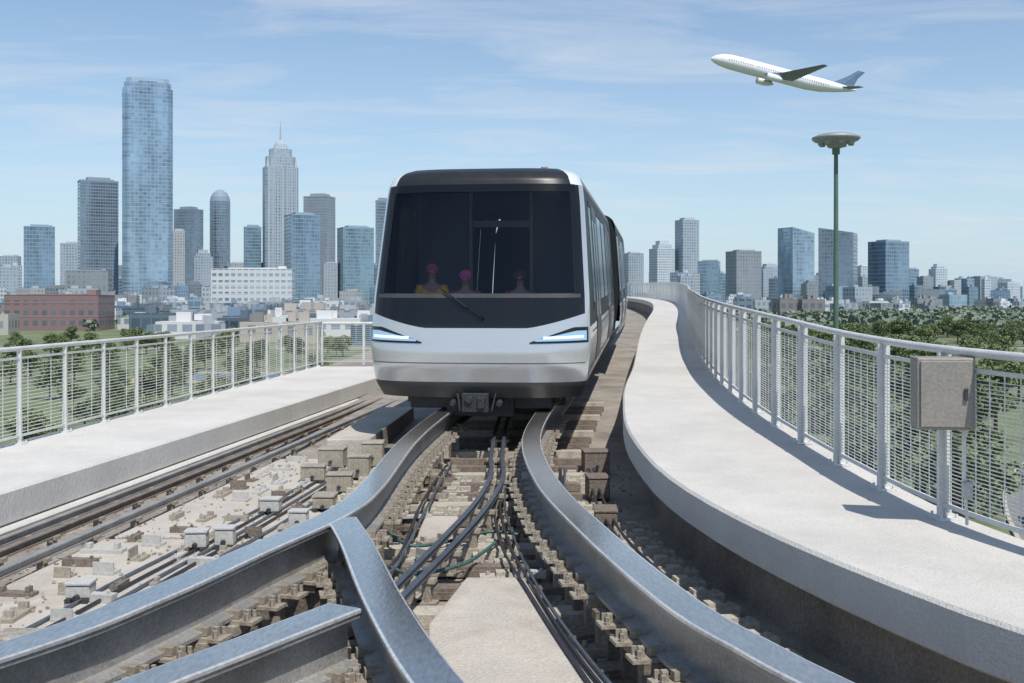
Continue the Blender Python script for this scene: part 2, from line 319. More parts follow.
for i in range(46):
    y=rr.uniform(4.2,13.5); xr=min(pR,key=lambda q:abs(q.y-y)).x; xa=xr-1.33; x=rr.choice([xr-.22-rr.random()*.2,xa+.2+rr.random()*.22]) if y>7.8 else xr+.3+rr.random()*.25
    if x<Rin(y): clamp(x,y,DZ+.10,rr.uniform(0,3))
# conductor rails
ch=MB(); ch.box((0,0,-.07),(.08,.12,.03)); ch.box((0,0,-.15),(.06,.06,.15)); ch.box((0,0,-.22),(.1,.14,.02)); chm=ch.mesh('rail_chair',M_['bkt'])
RP=[(-.028,-.06),(.028,-.06),(.028,-.05),(.01,-.045),(.01,-.012),(.03,-.008),(.03,0),(-.03,0),(-.03,-.008),(-.01,-.012),(-.01,-.045),(-.028,-.05)]
def rail(pts,m,lab,chair=True,chs=.6,sc=1):
    P=cat(pts,8); o0=P[0]; e=empty('conductor_rail',o0,lab,'rail','thin conductor rails')
    b=MB(); b.sweep(P,[(a*sc,h*sc) for a,h in RP]); b.obj('rail',m,e,o0)
    if chair:
        for p,a in stations(P,chs,.1): inst('rail_chair',chm,p-o0,a,e)
def offs(path,d,dz,y0,y1,step=5):
    out=[]
    for i in range(1,len(path)-1):
        p=path[i]
        if y0<=p.y<=y1:
            t=(path[i+1]-path[i-1]).normalized(); out.append((p.x+t.y*d,p.y-t.x*d,p.z+dz))
    return out[::step]+[out[-1]]
zc=-1.80
for d in(0,.13):
    rail([(0+d,20,zc+.12),(-.20+d,16,zc+.04),(-.24+d,13,zc),(-.22+d,11.3,zc),(-.33+d,9.8,zc),(-.52+d,8.4,zc),(-.76+d*.8,6.8,zc),(-.88+d*.7,5.9,zc)],M_['cond'],"thin dark blue conductor rail curving between the beams",sc=.7,chs=.8)
for off,zz,m in((.22,-1.93,'web'),(.46,-1.93,'brown'),(.80,-1.93,'web')):
    rail([(Lin(Y)+off,Y,zz) for Y in(3,7,11,15,19,23,27)],M_[m],"grey steel rail running along the side walkway",chs=.8,sc=1.15)
def cable(pts,m,lab,r=.016):
    P=cat(pts,6); b=MB(); b.sweep(P,circ(r,6)); o=b.obj('cable',m,origin=P[0],smooth=True); label(o,lab,'cable','cables lying on the guideway')
def wav(pts,a=.05): return [(p[0]+rr.uniform(-a,a),p[1]+rr.uniform(-a,a),p[2]) for p in pts]
for d in(.30,.36,.62,.7): cable(wav(offs(pR,d,-.52,3.4,13,7),.03),M_['cable' if d!=.36 else 'cond'],"black cable running beside the curved beam",.014)
for d,m in((-.27,'cond'),(-.32,'cable'),(-.37,'cable')): cable(wav(offs(pR,d,-.47,3.2,12,7),.012),M_[m],"thin cable running inside the curved beam",.012)
for d in(.24,.30,.36): cable(wav(offs(pM,d,-.47,2.9,7,4),.03),M_['cable'],"black cable beside the switch beam",.013)
for d in(.24,.30,-.25,-.31): cable(wav(offs(pA,d,-.46,3.0,13,7),.03),M_['cable' if d!=.3 else 'cond'],"black cable following the forked beam",.013)
cable([(-1.0,8.9,-1.88),(-.8,8.65,-1.93),(-.55,8.9,-1.96),(-.2,9.3,-1.96),(.05,9.2,-1.96)],M_['gcable'],"green cable crossing between the beams",.014)
cable([(-.95,7.95,-1.9),(-.7,7.8,-1.94),(-.35,8.1,-1.94),(-.1,9.0,-1.96)],M_['gcable'],"green cable looping under the beams",.014)
for k in range(5):
    cable(wav([(-3.35+k*.13,4.6,-2.0),(-3.0+k*.13,6.5,-2.0),(-2.8+k*.12,8,-2.0),(-2.5+k*.11,10,-2.0),(-2.1+k*.08,13.4,-2.0)],.04),M_['cable' if k%2 else 'cond'],"conduit lying on the pale concrete",.012)
for k in range(5):
    cable(wav([(-2.6+k*.2,3.6+k*.1,-1.98),(-1.95+k*.2,4.8,-1.98),(-1.45+k*.15,5.6,-1.98),(-1.25+k*.1,6.6,-1.98)],.06),M_['cable' if k!=2 else 'gcable'],"black cable bundled under the switch",.014)
def ebox(x,y,w_,d_,h,m,rot=0,lab="small dull grey junction box on the concrete floor",z=DZ):
    e=empty('junction_box',(x,y,z),lab,'junction box'); e.rotation_euler=(0,0,rot)
    b=MB(); b.box((0,0,h/2+.03),(w_,d_,h)); b.obj('housing',m,e,bevel=.008)
    b=MB(); b.box((0,0,h+.045),(w_+.015,d_+.015,.02)); b.obj('lid',m,e,bevel=.005)
    b=MB(); b.box((-w_*.35,0,.015),(.04,d_+.05,.03)); b.box((w_*.35,0,.015),(.04,d_+.05,.03)); b.obj('foot',M_['dark'],e)
    b=MB(); b.cyl((0,-d_/2-.04,h*.5),(0,-d_/2,h*.5),.02,n=8); b.obj('cable_gland',M_['dark'],e)
for a in [(-2.55,8.9,.17,.14,.11),(-2.34,8.98,.15,.13,.12),(-2.28,10.4,.18,.14,.10),(-1.9,9.8,.16,.12,.10),(-2.9,7.4,.16,.14,.08)]:
    ebox(*a,M_['lgrey'],rr.uniform(-.1,.1),z=DZ+.08)
for a in [(-1.80,11.5,.26,.2,.16),(-1.72,12.4,.24,.2,.22),(-2.2,12.2,.26,.18,.14),(-1.80,9.0,.2,.18,.12),(-1.68,13.3,.25,.3,.26),(-1.8,10.6,.2,.25,.1),(-2.15,13.2,.3,.3,.2)]:
    ebox(*a,M_['bkt'],rr.uniform(-.1,.1),"dusty beige metal equipment box beside the track",z=DZ+.08)
for a in [(.85,10.0,.2,.3,.16),(.90,11.6,.22,.3,.2),(1.0,13.2,.3,.3,.25)]:
    ebox(*a,M_['brown'],rr.uniform(-.1,.1),"dark brown metal equipment box beside the beam")
e=empty('switch_machine',(-2.25,6.0,DZ+.06),"dusty switch actuator with rods under the forked beams",'switch machine')
b=MB(); b.box((-.35,0,.12),(.5,.26,.16)); b.box((-.35,0,.21),(.42,.2,.03)); b.obj('housing',M_['bkt'],e,bevel=.01)
for k in(-.08,.08):
    b=MB(); b.cyl((-.05,k,.10),(1.3,k+.25,.10),.018,n=8); b.obj('rod',M_['bolt'],e)
b=MB()
for i in range(2200):
    y=rr.uniform(3.6,14); x=rr.uniform(Lin(y)+.2,Rin(y)+.1); s=rr.uniform(.004,.016)
    zb=DZ+(.08 if x<-1.9 and y>5 else 0)
    b.box((x,y,zb+s/2+.003),(s*rr.uniform(1,2.4),s*rr.uniform(1,2),s),Matrix.Rotation(rr.uniform(0,3),3,'Z'))
o=b.obj('loose_grit',M_['bkt'],fix=False); o["kind"]="stuff"; label(o,"loose grit and scraps on the guideway floor","grit")
# ---------------------------------------------------------------- fences
def fence(X,Z,y0,y1,lab,step,pw=.07,wn=20,h=1.08,vs=.12,wt=.005):
    ys=[]; y=y0
    while y<y1: ys.append(y); y+= .35 if y<30 else 1.2
    P=[Vector((X(y),y,Z(y))) for y in ys]; o0=P[0]; e=empty('fence',o0,lab,'fence')
    b=MB(); b.sweep(P,circ(.027,8,h)); b.obj('top_rail',M_['galv'],e,o0,smooth=True)
    for za in(h-.12,.08):
        b=MB(); b.sweep(P,[(-.014,za),(.014,za),(.014,za+.025),(-.014,za+.025)]); b.obj('frame_rail',M_['galv'],e,o0)
    b=MB()
    for i in range(wn):
        z=.13+(h-.27)*i/wn; b.sweep(P,[(-wt/2,z),(wt/2,z),(wt/2,z+wt),(-wt/2,z+wt)])
    for p,a in stations(P,vs,0):
        if p.y>28: break
        b.box((p.x,p.y,p.z+.1+(h-.2)/2),(wt,wt,h-.22))
    k=b.obj('wire_mesh',M_['wire'],e,o0,fix=False); k["kind"]="stuff"
    pb=MB(); pb.box((0,0,h/2-.01),(pw,.03,h-.02)); pb.box((0,0,h/2-.01),(.015,.07,h-.02)); pb.box((0,0,.008),(.14,.16,.016)); pb.box((0,0,.2),(.012,.12,.3))
    for i in(-1,1):
        for j in(-1,1): pb.cyl((i*.05,j*.06,.014),(i*.05,j*.06,.04),.01,n=6)
    pmesh=pb.mesh('post',M_['galv'])
    for n,(p,a) in enumerate(stations(P,step,.2)):
        if n>=98: break
        inst('post',pmesh,p-o0,a-math.pi/2,e)
    return e
fence(Rf,Rz,-3,95,"white galvanised mesh fence along the curved walkway",.98,pw=.085,wn=34,vs=.14,wt=.0055)
fence(Lf,LZ,-3,27.6,"white galvanised railing with mesh panels on the side walkway",1.12,pw=.05,wn=20,vs=.56,wt=.007)
e=empty('fence',(Lf(27.5),27.5,-1.63),"short galvanised railing closing the end of the walkway",'fence')
L_=2.1
b=MB(); b.cyl((0,0,1.05),(L_,0,1.05),.035); b.obj('top_rail',M_['galv'],e)
b=MB(); b.box((L_/2,0,.1),(L_,.04,.03)); b.obj('frame_rail',M_['galv'],e)
b=MB()
for i in range(17): b.box((L_/2,0,.15+i*.05),(L_,.008,.008))
k=b.obj('wire_mesh',M_['wire'],e); k["kind"]="stuff"
for i in range(3):
    b=MB(); b.box((i*L_/2,0,.52),(.06,.06,1.04)); b.obj('post',M_['galv'],e)
by=6.75; bx=Rf(by); bz=Rz(by)
e=empty('control_box',(bx-.13,by,bz),"grey brown electrical cabinet hung on the walkway fence",'electrical box'); e.rotation_euler=(0,0,-.15)
b=MB(); b.box((-.02,0,.83),(.34,.2,.44)); b.obj('housing',M_['boxm'],e,bevel=.012)
b=MB(); b.box((-.02,-.108,.83),(.30,.014,.40)); b.obj('door',M_['boxm'],e,bevel=.004)
b=MB(); b.box((.09,-.122,.83),(.02,.02,.07)); b.obj('latch',M_['dark'],e)
b=MB(); b.cyl((.11,0,.61),(.11,0,.3),.010); b.cyl((.11,0,.3),(.13,.02,.02),.010); b.obj('conduit',M_['galv'],e)
b=MB(); b.box((.12,-.02,.24),(.06,.05,.10)); b.obj('switch_case',M_['lgrey'],e,bevel=.008)
# ---------------------------------------------------------------- train
ZW=[.15,.35,.8,1.45,2.7,2.92,3.05,3.12,3.16]; WW=[1.32,1.40,1.45,1.43,1.345,1.32,1.27,1.19,1.10]
ZY=[.15,.30,.55,.75,.95,1.1,1.45,2.8,3.0,3.10,3.16]; YY=[.16,.06,.0,.0,.03,.045,.12,.50,.58,.68,.88]
W=lambda z: float(np.interp(z,ZW,WW)); Y0=lambda z: float(np.interp(z,ZY,YY)); RC=.42
def S(u,z,off=0):
    a=min(abs(u),1); s=1 if u>=0 else -1
    return (s*(W(z)*a+off*a**6), Y0(z)+RC*(1-math.sqrt(max(0,1-a**3.6)))-off*(1-a**6), z)
def patch(tr,name,uL,uR,zl,zh,m,off=0,nu=40,nz=8,smooth=True):
    if not callable(zl): q=zl; zl=lambda u:q
    if not callable(zh): r=zh; zh=lambda u:r
    tL=math.asin(uL); tR=math.asin(uR); G=[]
    for j in range(nz+1):
        row=[]
        for i in range(nu+1):
            u=math.sin(tL+(tR-tL)*i/nu); z=zl(u)+(zh(u)-zl(u))*j/nz; row.append(S(u,z,off))
        G.append(row)
    b=MB(); b.grid(G); return b.obj(name,m,tr,smooth=smooth,fix=False)
LEN=12.0
def side(b,s,y0,y1,z0,z1,off=0,n=6):
    G=[]
    for j in range(n+1):
        z=z0+(z1-z0)*j/n; x=s*(W(z)+off); ya=(Y0(z)+RC) if y0 is None else y0
        G.append([(x,ya,z),(x,y1,z)])
    b.grid(G)
UW=.925; UP=.962; ZB=1.44; ZT=2.92
def add_car(tr):
    zs=lambda u: 1.05+.20*max(0,(abs(u)-.45)/.55)**1.3
    patch(tr,'skirt',-1,1,.15,.36,M_['skirtg'])
    patch(tr,'bumper',-1,1,.36,zs,M_['silver'],nz=20)
    patch(tr,'lower_mask',-UP,UP,zs,ZB,M_['black'])
    for s in(-1,1):
        a,c=(s*UW,s*UP) if s>0 else (-UP,-UW)
        patch(tr,'pillar',a,c,ZB,ZT,M_['black'],nu=8)
        a,c=(UP,1) if s>0 else (-1,-UP)
        patch(tr,'corner_trim',a,c,zs,ZT,M_['silver'],nu=10,nz=14)
        a,c=(.89,1) if s>0 else (-1,-.89)
        patch(tr,'roof_shoulder',a,c,ZT,3.16,M_['wpaint'],nu=10,nz=10)
    patch(tr,'roof_fascia',-.89,.89,ZT,3.16,M_['char'],nz=10)
    patch(tr,'windscreen',-UW,UW,ZB,ZT,M_['tint'],nz=16)
    patch(tr,'windscreen_seal',-UW,UW,ZB-.005,ZB+.05,M_['skirtg'],off=.006,nz=1)
    patch(tr,'windscreen_seal',-UW,UW,ZT-.10,ZT+.005,M_['black'],off=.006,nz=2)
    for s in(-1,1):
        a,c=(.87,UW+.005) if s>0 else (-UW-.005,-.87)
        patch(tr,'windscreen_seal',a,c,ZB+.045,ZT-.095,M_['black'],off=.006,nu=6)
    patch(tr,'bumper_crease',-.97,.97,.60,.61,M_['skirtg'],off=.003,nz=1)
    for s in(-1,1):
        a,c=(.48,.982) if s>0 else (-.982,-.48)
        h=patch(tr,'headlight',a,c,lambda u:.855+.02*(abs(u)-.5),lambda u:.87+.19*min(1,(abs(u)-.48)*2.6),M_['black'],off=.008,nu=22,nz=3)
        a,c=(.53,.965) if s>0 else (-.965,-.53)
        l=patch(tr,'lens',a,c,lambda u:.88+.03*(abs(u)-.5),lambda u:.90+.115*min(1,(abs(u)-.53)*2.8),M_['led'],off=.014,nu=18,nz=2); l.parent=h
        a,c=(.60,.94) if s>0 else (-.94,-.60)
        l=patch(tr,'light_strip',a,c,lambda u:.905+.04*(abs(u)-.5),lambda u:.94+.04*(abs(u)-.5),M_['led2'],off=.018,nu=16,nz=1); l.parent=h
    zlo,zhi=1.32,2.72
    wins=[(1.75,2.35),(4.35,5.95),(6.1,7.7),(9.95,11.5)]; doors=[(2.6,4.1),(8.0,9.6)]
    for s in(-1,1):
        b=MB(); side(b,s,None,LEN,.36,1.05,n=10); b.obj('lower_side_wall',M_['silver'],tr,smooth=True)
        b=MB(); side(b,s,None,LEN,1.05,zlo,n=2); side(b,s,None,LEN,zhi,ZT,n=3); 
        ed=[None]+[v for wn_ in sorted(wins+doors) for v in wn_]+[LEN]
        for i in range(0,len(ed),2): side(b,s,ed[i],ed[i+1],zlo,zhi)
        b.obj('side_wall',M_['sblack'],tr,smooth=True)
        b=MB(); side(b,s,None,LEN,.15,.36,n=3); b.obj('side_skirt',M_['skirtg'],tr)
        b=MB(); side(b,s,None,LEN,ZT,3.16,n=8); b.obj('roof_edge',M_['roofgrey'],tr,smooth=True)
        for a,c in wins:
            b=MB(); side(b,s,a-.01,c+.01,zlo-.01,zhi+.01,.002); wo=b.obj('side_window',M_['tint2'],tr)
            b=MB(); side(b,s,a-.06,c+.06,zlo-.07,zlo+.02,.008); side(b,s,a-.06,c+.06,zhi-.02,zhi+.07,.008); side(b,s,a-.06,a+.03,zlo+.02,zhi-.02,.008); side(b,s,c-.03,c+.06,zlo+.02,zhi-.02,.008)
            b.obj('window_frame',M_['sblack'],tr).parent=wo
        for a,c in doors:
            b=MB(); m=(a+c)/2
            for p,q in((a-.02,m-.01),(m+.01,c+.02)):
                side(b,s,p,q,.46,1.1,.008); side(b,s,p,q,2.55,2.76,.008); side(b,s,p,p+.12,1.1,2.55,.008); side(b,s,q-.12,q,1.1,2.55,.008)
            d=b.obj('door',M_['skirtg'],tr)
            b=MB(); side(b,s,a-.015,c+.015,1.09,2.73,.004)
            b.obj('door_window',M_['tint2'],tr).parent=d
        b=MB(); 
        for z in(.46,.95): side(b,s,1.2,LEN,z,z+.02,.004,n=1)
        b.obj('side_crease',M_['char'],tr)
    b=MB(); G=[]
    for i in range(41):
        u=math.sin(-math.pi/2+math.pi*i/40); x,y,z=S(u,3.16); G.append([(x,y+(LEN-y)*t,z+.05*(1-u*u)*min(1,t*8)) for t in(0,.02,.06,.15,.5,1)])
    b.grid(G); b.obj('roof',M_['roofgrey'],tr,smooth=True)
    for y,l in((5,3.0),(9,2.2)):
        b=MB(); b.box((0,y,3.22),(1.3,l,.14)); b.obj('roof_unit',M_['wpaint'],tr,bevel=.04)
    b=MB(); b.cyl((.75,1.6,3.15),(.75,1.6,3.24),.05); b.obj('roof_beacon',M_['bkt'],tr)
    b=MB(); b.prism([(-1.32,.42),(1.32,.42),(1.42,1.2),(1.345,2.7),(1.2,3.12),(-1.2,3.12),(-1.345,2.7),(-1.42,1.2)],0,.04); o=b.obj('end_wall',M_['char'],tr); o.rotation_euler=(math.pi/2,0,0); o.location=(0,LEN+.02,0)
    b=MB(); b.box((0,LEN+.33,1.55),(1.5,.6,2.2)); b.obj('gangway',M_['rubber'],tr)
    b=MB(); b.box((0,6.4,.50),(2.5,10.8,.06)); b.obj('floor',M_['inter'],tr)
    b=MB(); b.box((0,6.6,3.0),(2.1,10.2,.04)); b.obj('ceiling',M_['inter'],tr)
    b=MB(); b.box((0,1.55,.75),(2.2,.42,.44)); b.box((0,1.80,1.12),(2.2,.07,.5)); b.obj('bench_seat',M_['seatm'],tr,bevel=.03)
    for x in(-1,1):
        b=MB(); b.box((x*.87,2.7,1.75),(.82,.05,2.45)); b.obj('partition_panel',M_['inter'],tr)
    b=MB(); b.box((-.46,2.64,1.75),(.05,.05,2.45)); b.box((.46,2.64,1.75),(.05,.05,2.45)); b.box((0,2.68,2.5),(.86,.07,.10)); b.obj('partition_frame',M_['boxm'],tr)
    b=MB(); b.box((0,1.02,1.0),(2.1,.3,.5)); b.obj('console',M_['dark'],tr,bevel=.05)
    b=MB(); 
    p0=Vector(S(.06,1.18,.03)); b.cyl(p0,Vector(S(-.26,1.50,.035)),.012,.008,8); b.cyl(Vector(S(-.08,1.31,.04)),Vector(S(-.32,1.56,.04)),.012,n=6); b.cyl(p0+Vector((0,.04,0)),p0-Vector((0,.01,0)),.024)
    b.obj('wiper',M_['sblack'],tr)
    b=MB(); b.box((0,6,.12),(1.9,11,.3)); b.box((0,.9,.02),(.9,.9,.3)); b.box((-.9,1.2,.12),(.25,1.0,.2)); b.box((.9,1.2,.12),(.25,1.0,.2)); b.obj('underframe',M_['dark'],tr,bevel=.02)
    b=MB(); b.box((0,.30,.1),(.26,.5,.16)); b.box((0,.05,.1),(.34,.1,.24)); b.cyl((-.08,-.03,.14),(-.08,.02,.14),.05); b.box((.08,-.01,.1),(.09,.05,.14)); b.cyl((-.3,.3,.12),(-.3,.05,.08),.04); b.cyl((.3,.3,.12),(.3,.05,.08),.04)
    for k in range(6): b.cyl((-.25+k*.1,.12,.22),(-.2+k*.08,.06,-.02),.014,n=6)
    b.obj('coupler',M_['dark'],tr,bevel=.008)
    for y in(2.2,9.8):
        for s in(-1,1):
            b=MB(); n=28; prof=[(-.15,.2),(-.15,.36),(-.12,.40),(.12,.40),(.15,.36),(.15,.2)]
            b.grid([[(x_,r*math.cos(t),r*math.sin(t)) for x_,r in prof] for t in [2*math.pi*i/n for i in range(n+1)]]); t=b.obj('tyre',M_['rubber'],tr,smooth=True); t.location=(s*.65,y,.36)
            b=MB(); b.cyl((-.1,0,0),(.1,0,0),.21,n=20); b.cyl((-.14,0,0),(.14,0,0),.08,n=12); b.obj('rim',M_['bolt'],t)
        b=MB(); b.box((0,y,.3),(1.9,1.3,.16)); b.box((0,y,.4),(.9,.5,.2)); 
        for s in(-1,1): b.box((s*.93,y,.02),(.08,1.5,.1)); b.cyl((s*.93,y-.6,-.1),(s*.93,y-.6,0),.12,n=16); b.cyl((s*.93,y+.6,-.1),(s*.93,y+.6,0),.12,n=16)
        b.obj('bogie',M_['dark'],tr,bevel=.01)
yaw=-math.atan(.120); pitch=math.atan(.022)
T0=Vector((-.47,14.0,-1.41))
tr=empty('train',T0,"silver and black driverless train car with lit headlights on steel beams",'train','coupled train cars'); tr.rotation_euler=(pitch,0,yaw); add_car(tr)
d_=(Euler((pitch,0,yaw)).to_matrix()@Vector((0,1,0)))
tr2=empty('train',T0+d_*24.6+Vector((.12,0,0)),"dark sided train car coupled behind the leading car",'train','coupled train cars'); tr2.rotation_euler=(-pitch,0,yaw+math.pi)
def copytree(src,dst):
    for c in list(src.children):
        k=c.copy(); COL.objects.link(k); k.parent=dst; k.matrix_parent_inverse=c.matrix_parent_inverse.copy(); copytree(c,k)
copytree(tr,tr2)
# ---------------------------------------------------------------- people in the cab
def skin(name,J,E,m,parent,root=0,sub=2):
    names=list(J); me=bpy.data.meshes.new(name); me.from_pydata([J[n][0] for n in names],[(names.index(a),names.index(b)) for a,b in E],[])
    o=link(bpy.data.objects.new(name,me)); md=o.modifiers.new('Skin','SKIN'); md.use_smooth_shade=True
    for i,n in enumerate(names):
        r=J[n][1]; sv=me.skin_vertices[0].data[i]; sv.radius=(r,r) if not isinstance(r,tuple) else r; sv.use_root=(i==root)
    s=o.modifiers.new('Sub','SUBSURF'); s.levels=sub; s.render_levels=sub; me.materials.append(m); o.parent=parent; return o
def person(loc,shirtc,hatc,lab,trousc=(.04,.05,.09)):
    e=empty('person',loc,lab,'person'); e.rotation_euler=(pitch,0,yaw+rr.uniform(-.25,.25))
    sh=mat('shirt_cloth',shirtc,.85,0,6,.1); tc_=mat('trouser_cloth',trousc,.85,0,6,.1); hc=mat('hat_cloth',hatc,.8,0,6,.1)
    J={'pel':((0,0,.10),.12),'ab':((0,-.01,.25),.11),'chest':((0,-.02,.42),(.15,.11)),'nk0':((0,-.02,.53),.06),'nk':((0,-.03,.59),.048),'hd':((0,-.04,.69),(.08,.095)),'top':((0,-.03,.77),.07),'chin':((0,-.09,.635),.04),'nose':((0,-.14,.68),.014)}
    E=[('pel','ab'),('ab','chest'),('chest','nk0'),('nk0','nk'),('nk','hd'),('hd','top'),('hd','chin'),('hd','nose')]
    JS={k:(J[k][0],(J[k][1] if not isinstance(J[k][1],tuple) else J[k][1][0])+.015) for k in('pel','ab','chest')}; ES=[('pel','ab'),('ab','chest')]
    JT={'pel':(J['pel'][0],.135)}; ET=[]
    for s,n in((-1,'l'),(1,'r')):
        A={'sh':((s*.18,-.02,.47),.052),'el':((s*.23,-.08,.22),.042),'wr':((s*.16,-.30,.17),.028),'pa':((s*.14,-.37,.165),.033)}
        for k,v in A.items(): J[k+n]=v
        E+=[('chest','sh'+n),('sh'+n,'el'+n),('el'+n,'wr'+n),('wr'+n,'pa'+n)]
        for q in range(4):
            x=s*(.115+.017*q); J[f'f{q}{n}']=((x,-.42,.155),.008); J[f'g{q}{n}']=((x,-.45,.13),.007); E+=[('pa'+n,f'f{q}{n}'),(f'f{q}{n}',f'g{q}{n}')]
        J['th'+n]=((s*.10,-.37,.15),.010); J['tg'+n]=((s*.085,-.40,.14),.009); E+=[('pa'+n,'th'+n),('th'+n,'tg'+n)]
        JS['sh'+n]=(A['sh'][0],.066); JS['el'+n]=(A['el'][0],.056); ES+=[('chest','sh'+n),('sh'+n,'el'+n)]
        lg={'hp':((s*.09,-.05,.08),.08),'kn':((s*.12,-.36,.09),.062),'an':((s*.12,-.38,-.32),.042),'to':((s*.13,-.50,-.36),.035)}
        for k,v in lg.items(): J[k+n]=v
        E+=[('pel','hp'+n),('hp'+n,'kn'+n),('kn'+n,'an'+n),('an'+n,'to'+n)]
        for k in('hp','kn','an'): JT[k+n]=(lg[k][0],lg[k][1]+.014)
        ET+=[('pel','hp'+n),('hp'+n,'kn'+n),('kn'+n,'an'+n)]
    skin('body',J,E,M_['skin'],e); skin('shirt',JS,ES,sh,e); skin('trousers',JT,ET,tc_,e)
    b=MB(); G=[]
    for i in range(7):
        t=i/6*math.pi/2; G.append([(.098*math.cos(t)*math.cos(p),-.035+.112*math.cos(t)*math.sin(p),.735+.075*math.sin(t)) for p in [2*math.pi*k/18 for k in range(19)]])
    b.grid(G); b.cyl((0,-.10,.735),(0,-.12,.740),.085,.075,16); b.obj('hat',hc,e,smooth=True)
    for s in(-1,1):
        b=MB(); b.cyl((s*.033,-.128,.70),(s*.033,-.136,.70),.011,n=8); b.obj('eye',M_['dark'],e)
Rm=Matrix.Translation(T0)@Euler((pitch,0,yaw)).to_matrix().to_4x4()
person(Rm@Vector((-.84,1.46,1.08)),(.95,.50,.03),(.55,.10,.16),"seated passenger in yellow top and pink hat")
person(Rm@Vector((-.36,1.48,.99)),(.55,.08,.25),(1.0,.12,.40),"seated passenger in pink top and bright pink hat")
person(Rm@Vector((.42,1.50,.99)),(.55,.06,.07),(.12,.03,.04),"seated passenger in red top and dark cap")
# ---------------------------------------------------------------- lamp post
Y=40; X=(836-512)/F*Y
e=empty('street_lamp',(X,Y,GR),"tall green mast lamp with a round saucer head",'street lamp')
b=MB(); b.cyl((0,0,0),(0,0,14.4),.12,.075,14); b.cyl((0,0,0),(0,0,.5),.25,.2,14); b.cyl((0,0,14.3),(0,0,14.55),.14,.14,14); b.obj('pole',M_['green'],e)
def revolve(prof,n=32):
    return [[(r*math.cos(2*math.pi*k/n),r*math.sin(2*math.pi*k/n),z) for k in range(n+1)] for r,z in prof]
b=MB(); b.grid(revolve([(.1,14.5),(.28,14.55),(.36,14.66),(.78,14.78),(.86,14.86),(.85,14.92),(.6,15.02),(.3,15.07),(.0,15.09)])); b.obj('lamp_head',M_['lampg'],e,smooth=True)
for k in range(8):
    b=MB(); t=2*math.pi*k/8; b.cyl((.55*math.cos(t),.55*math.sin(t),14.62),(.55*math.cos(t),.55*math.sin(t),14.76),.10,.14,10); b.obj('lamp_lens',M_['lampg'],e)
# ---------------------------------------------------------------- aircraft (nose toward -x)
PD=440; e=empty('airplane',((783-512)/F*PD,PD,(300-76)/F*PD),"white passenger jet with blue tail climbing in the sky",'airplane'); e.rotation_euler=(math.radians(5),math.radians(14),math.radians(3))
b=MB(); st=[(-30,.05,-.6),(-29.5,.8,-.5),(-28,1.7,-.3),(-25.5,2.5,-.1),(-22,2.95,0),(-15,3.0,0),(10,3.0,0),(16,2.7,.3),(22,1.9,.9),(27,1.05,1.5),(30,.4,1.9),(30.4,.05,2.0)]
b.grid([[(x,r*math.cos(t),zc_+r*math.sin(t)) for t in [2*math.pi*k/24 for k in range(25)]] for x,r,zc_ in st]); b.obj('fuselage',M_['plane'],e,smooth=True)
def wingm(name,secs,m,par=e):
    b=MB(); G=[]
    for (x0,x1,y,z,t) in secs:
        c=x1-x0; G.append([(x0,y,z),(x0+.08*c,y,z+t*.6),(x0+.35*c,y,z+t),(x0+.7*c,y,z+t*.6),(x1,y,z),(x0+.6*c,y,z-t*.5),(x0+.2*c,y,z-t*.6),(x0,y,z)])
    b.grid(G); n=len(G[0])-1; b.f.append(tuple(range(len(b.v)-n-1,len(b.v)-1))); return b.obj(name,m,par)
for s in(-1,1):
    wingm('wing',[(-9,3.5,s*2,-1.6,.8),(-3,5,s*8,-.4,.5),(8.5,10.5,s*22,4.0,.15)],M_['wing'])
    wingm('tailplane',[(23.5,28,s*1,1.6,.3),(28.5,30.6,s*7.5,2.4,.1)],M_['wing'])
    b=MB(); b.grid([[(x,s*7.4+r*math.cos(t),-2.9+r*math.sin(t)) for t in [2*math.pi*k/16 for k in range(17)]] for x,r in((-7.5,1.1),(-8.3,1.25),(-7.5,1.45),(-5,1.45),(-3,1.1),(-2,.7),(-1,.1))]); b.obj('engine',M_['plane'],e,smooth=True)
    b=MB(); b.box((-3.8,s*7.4,-1.5),(3.6,.3,1.4)); b.obj('pylon',M_['wing'],e)
    b=MB()
    for k in range(44):
        if k in(11,27): continue
        b.box((-23+k*.95,s*2.93,.6),(.35,.12,.4))
    b.obj('cabin_windows',M_['wing'],e)["kind"]="stuff"
b=MB(); G=[]
for x0,x1,z,t in((19.5,28.5,2.2,.35),(25.5,29.6,6.5,.2),(28.8,31.8,9.6,.12)):
    G.append([(x0,0,z),((x0+x1)/2,t,z),(x1,0,z),((x0+x1)/2,-t,z),(x0,0,z)])
b.grid(G); b.obj('tail_fin',M_['tailb'],e)
b=MB(); b.box((-28.3,0,.35),(.9,2.1,.45)); b.obj('cockpit_window',M_['dark'],e)
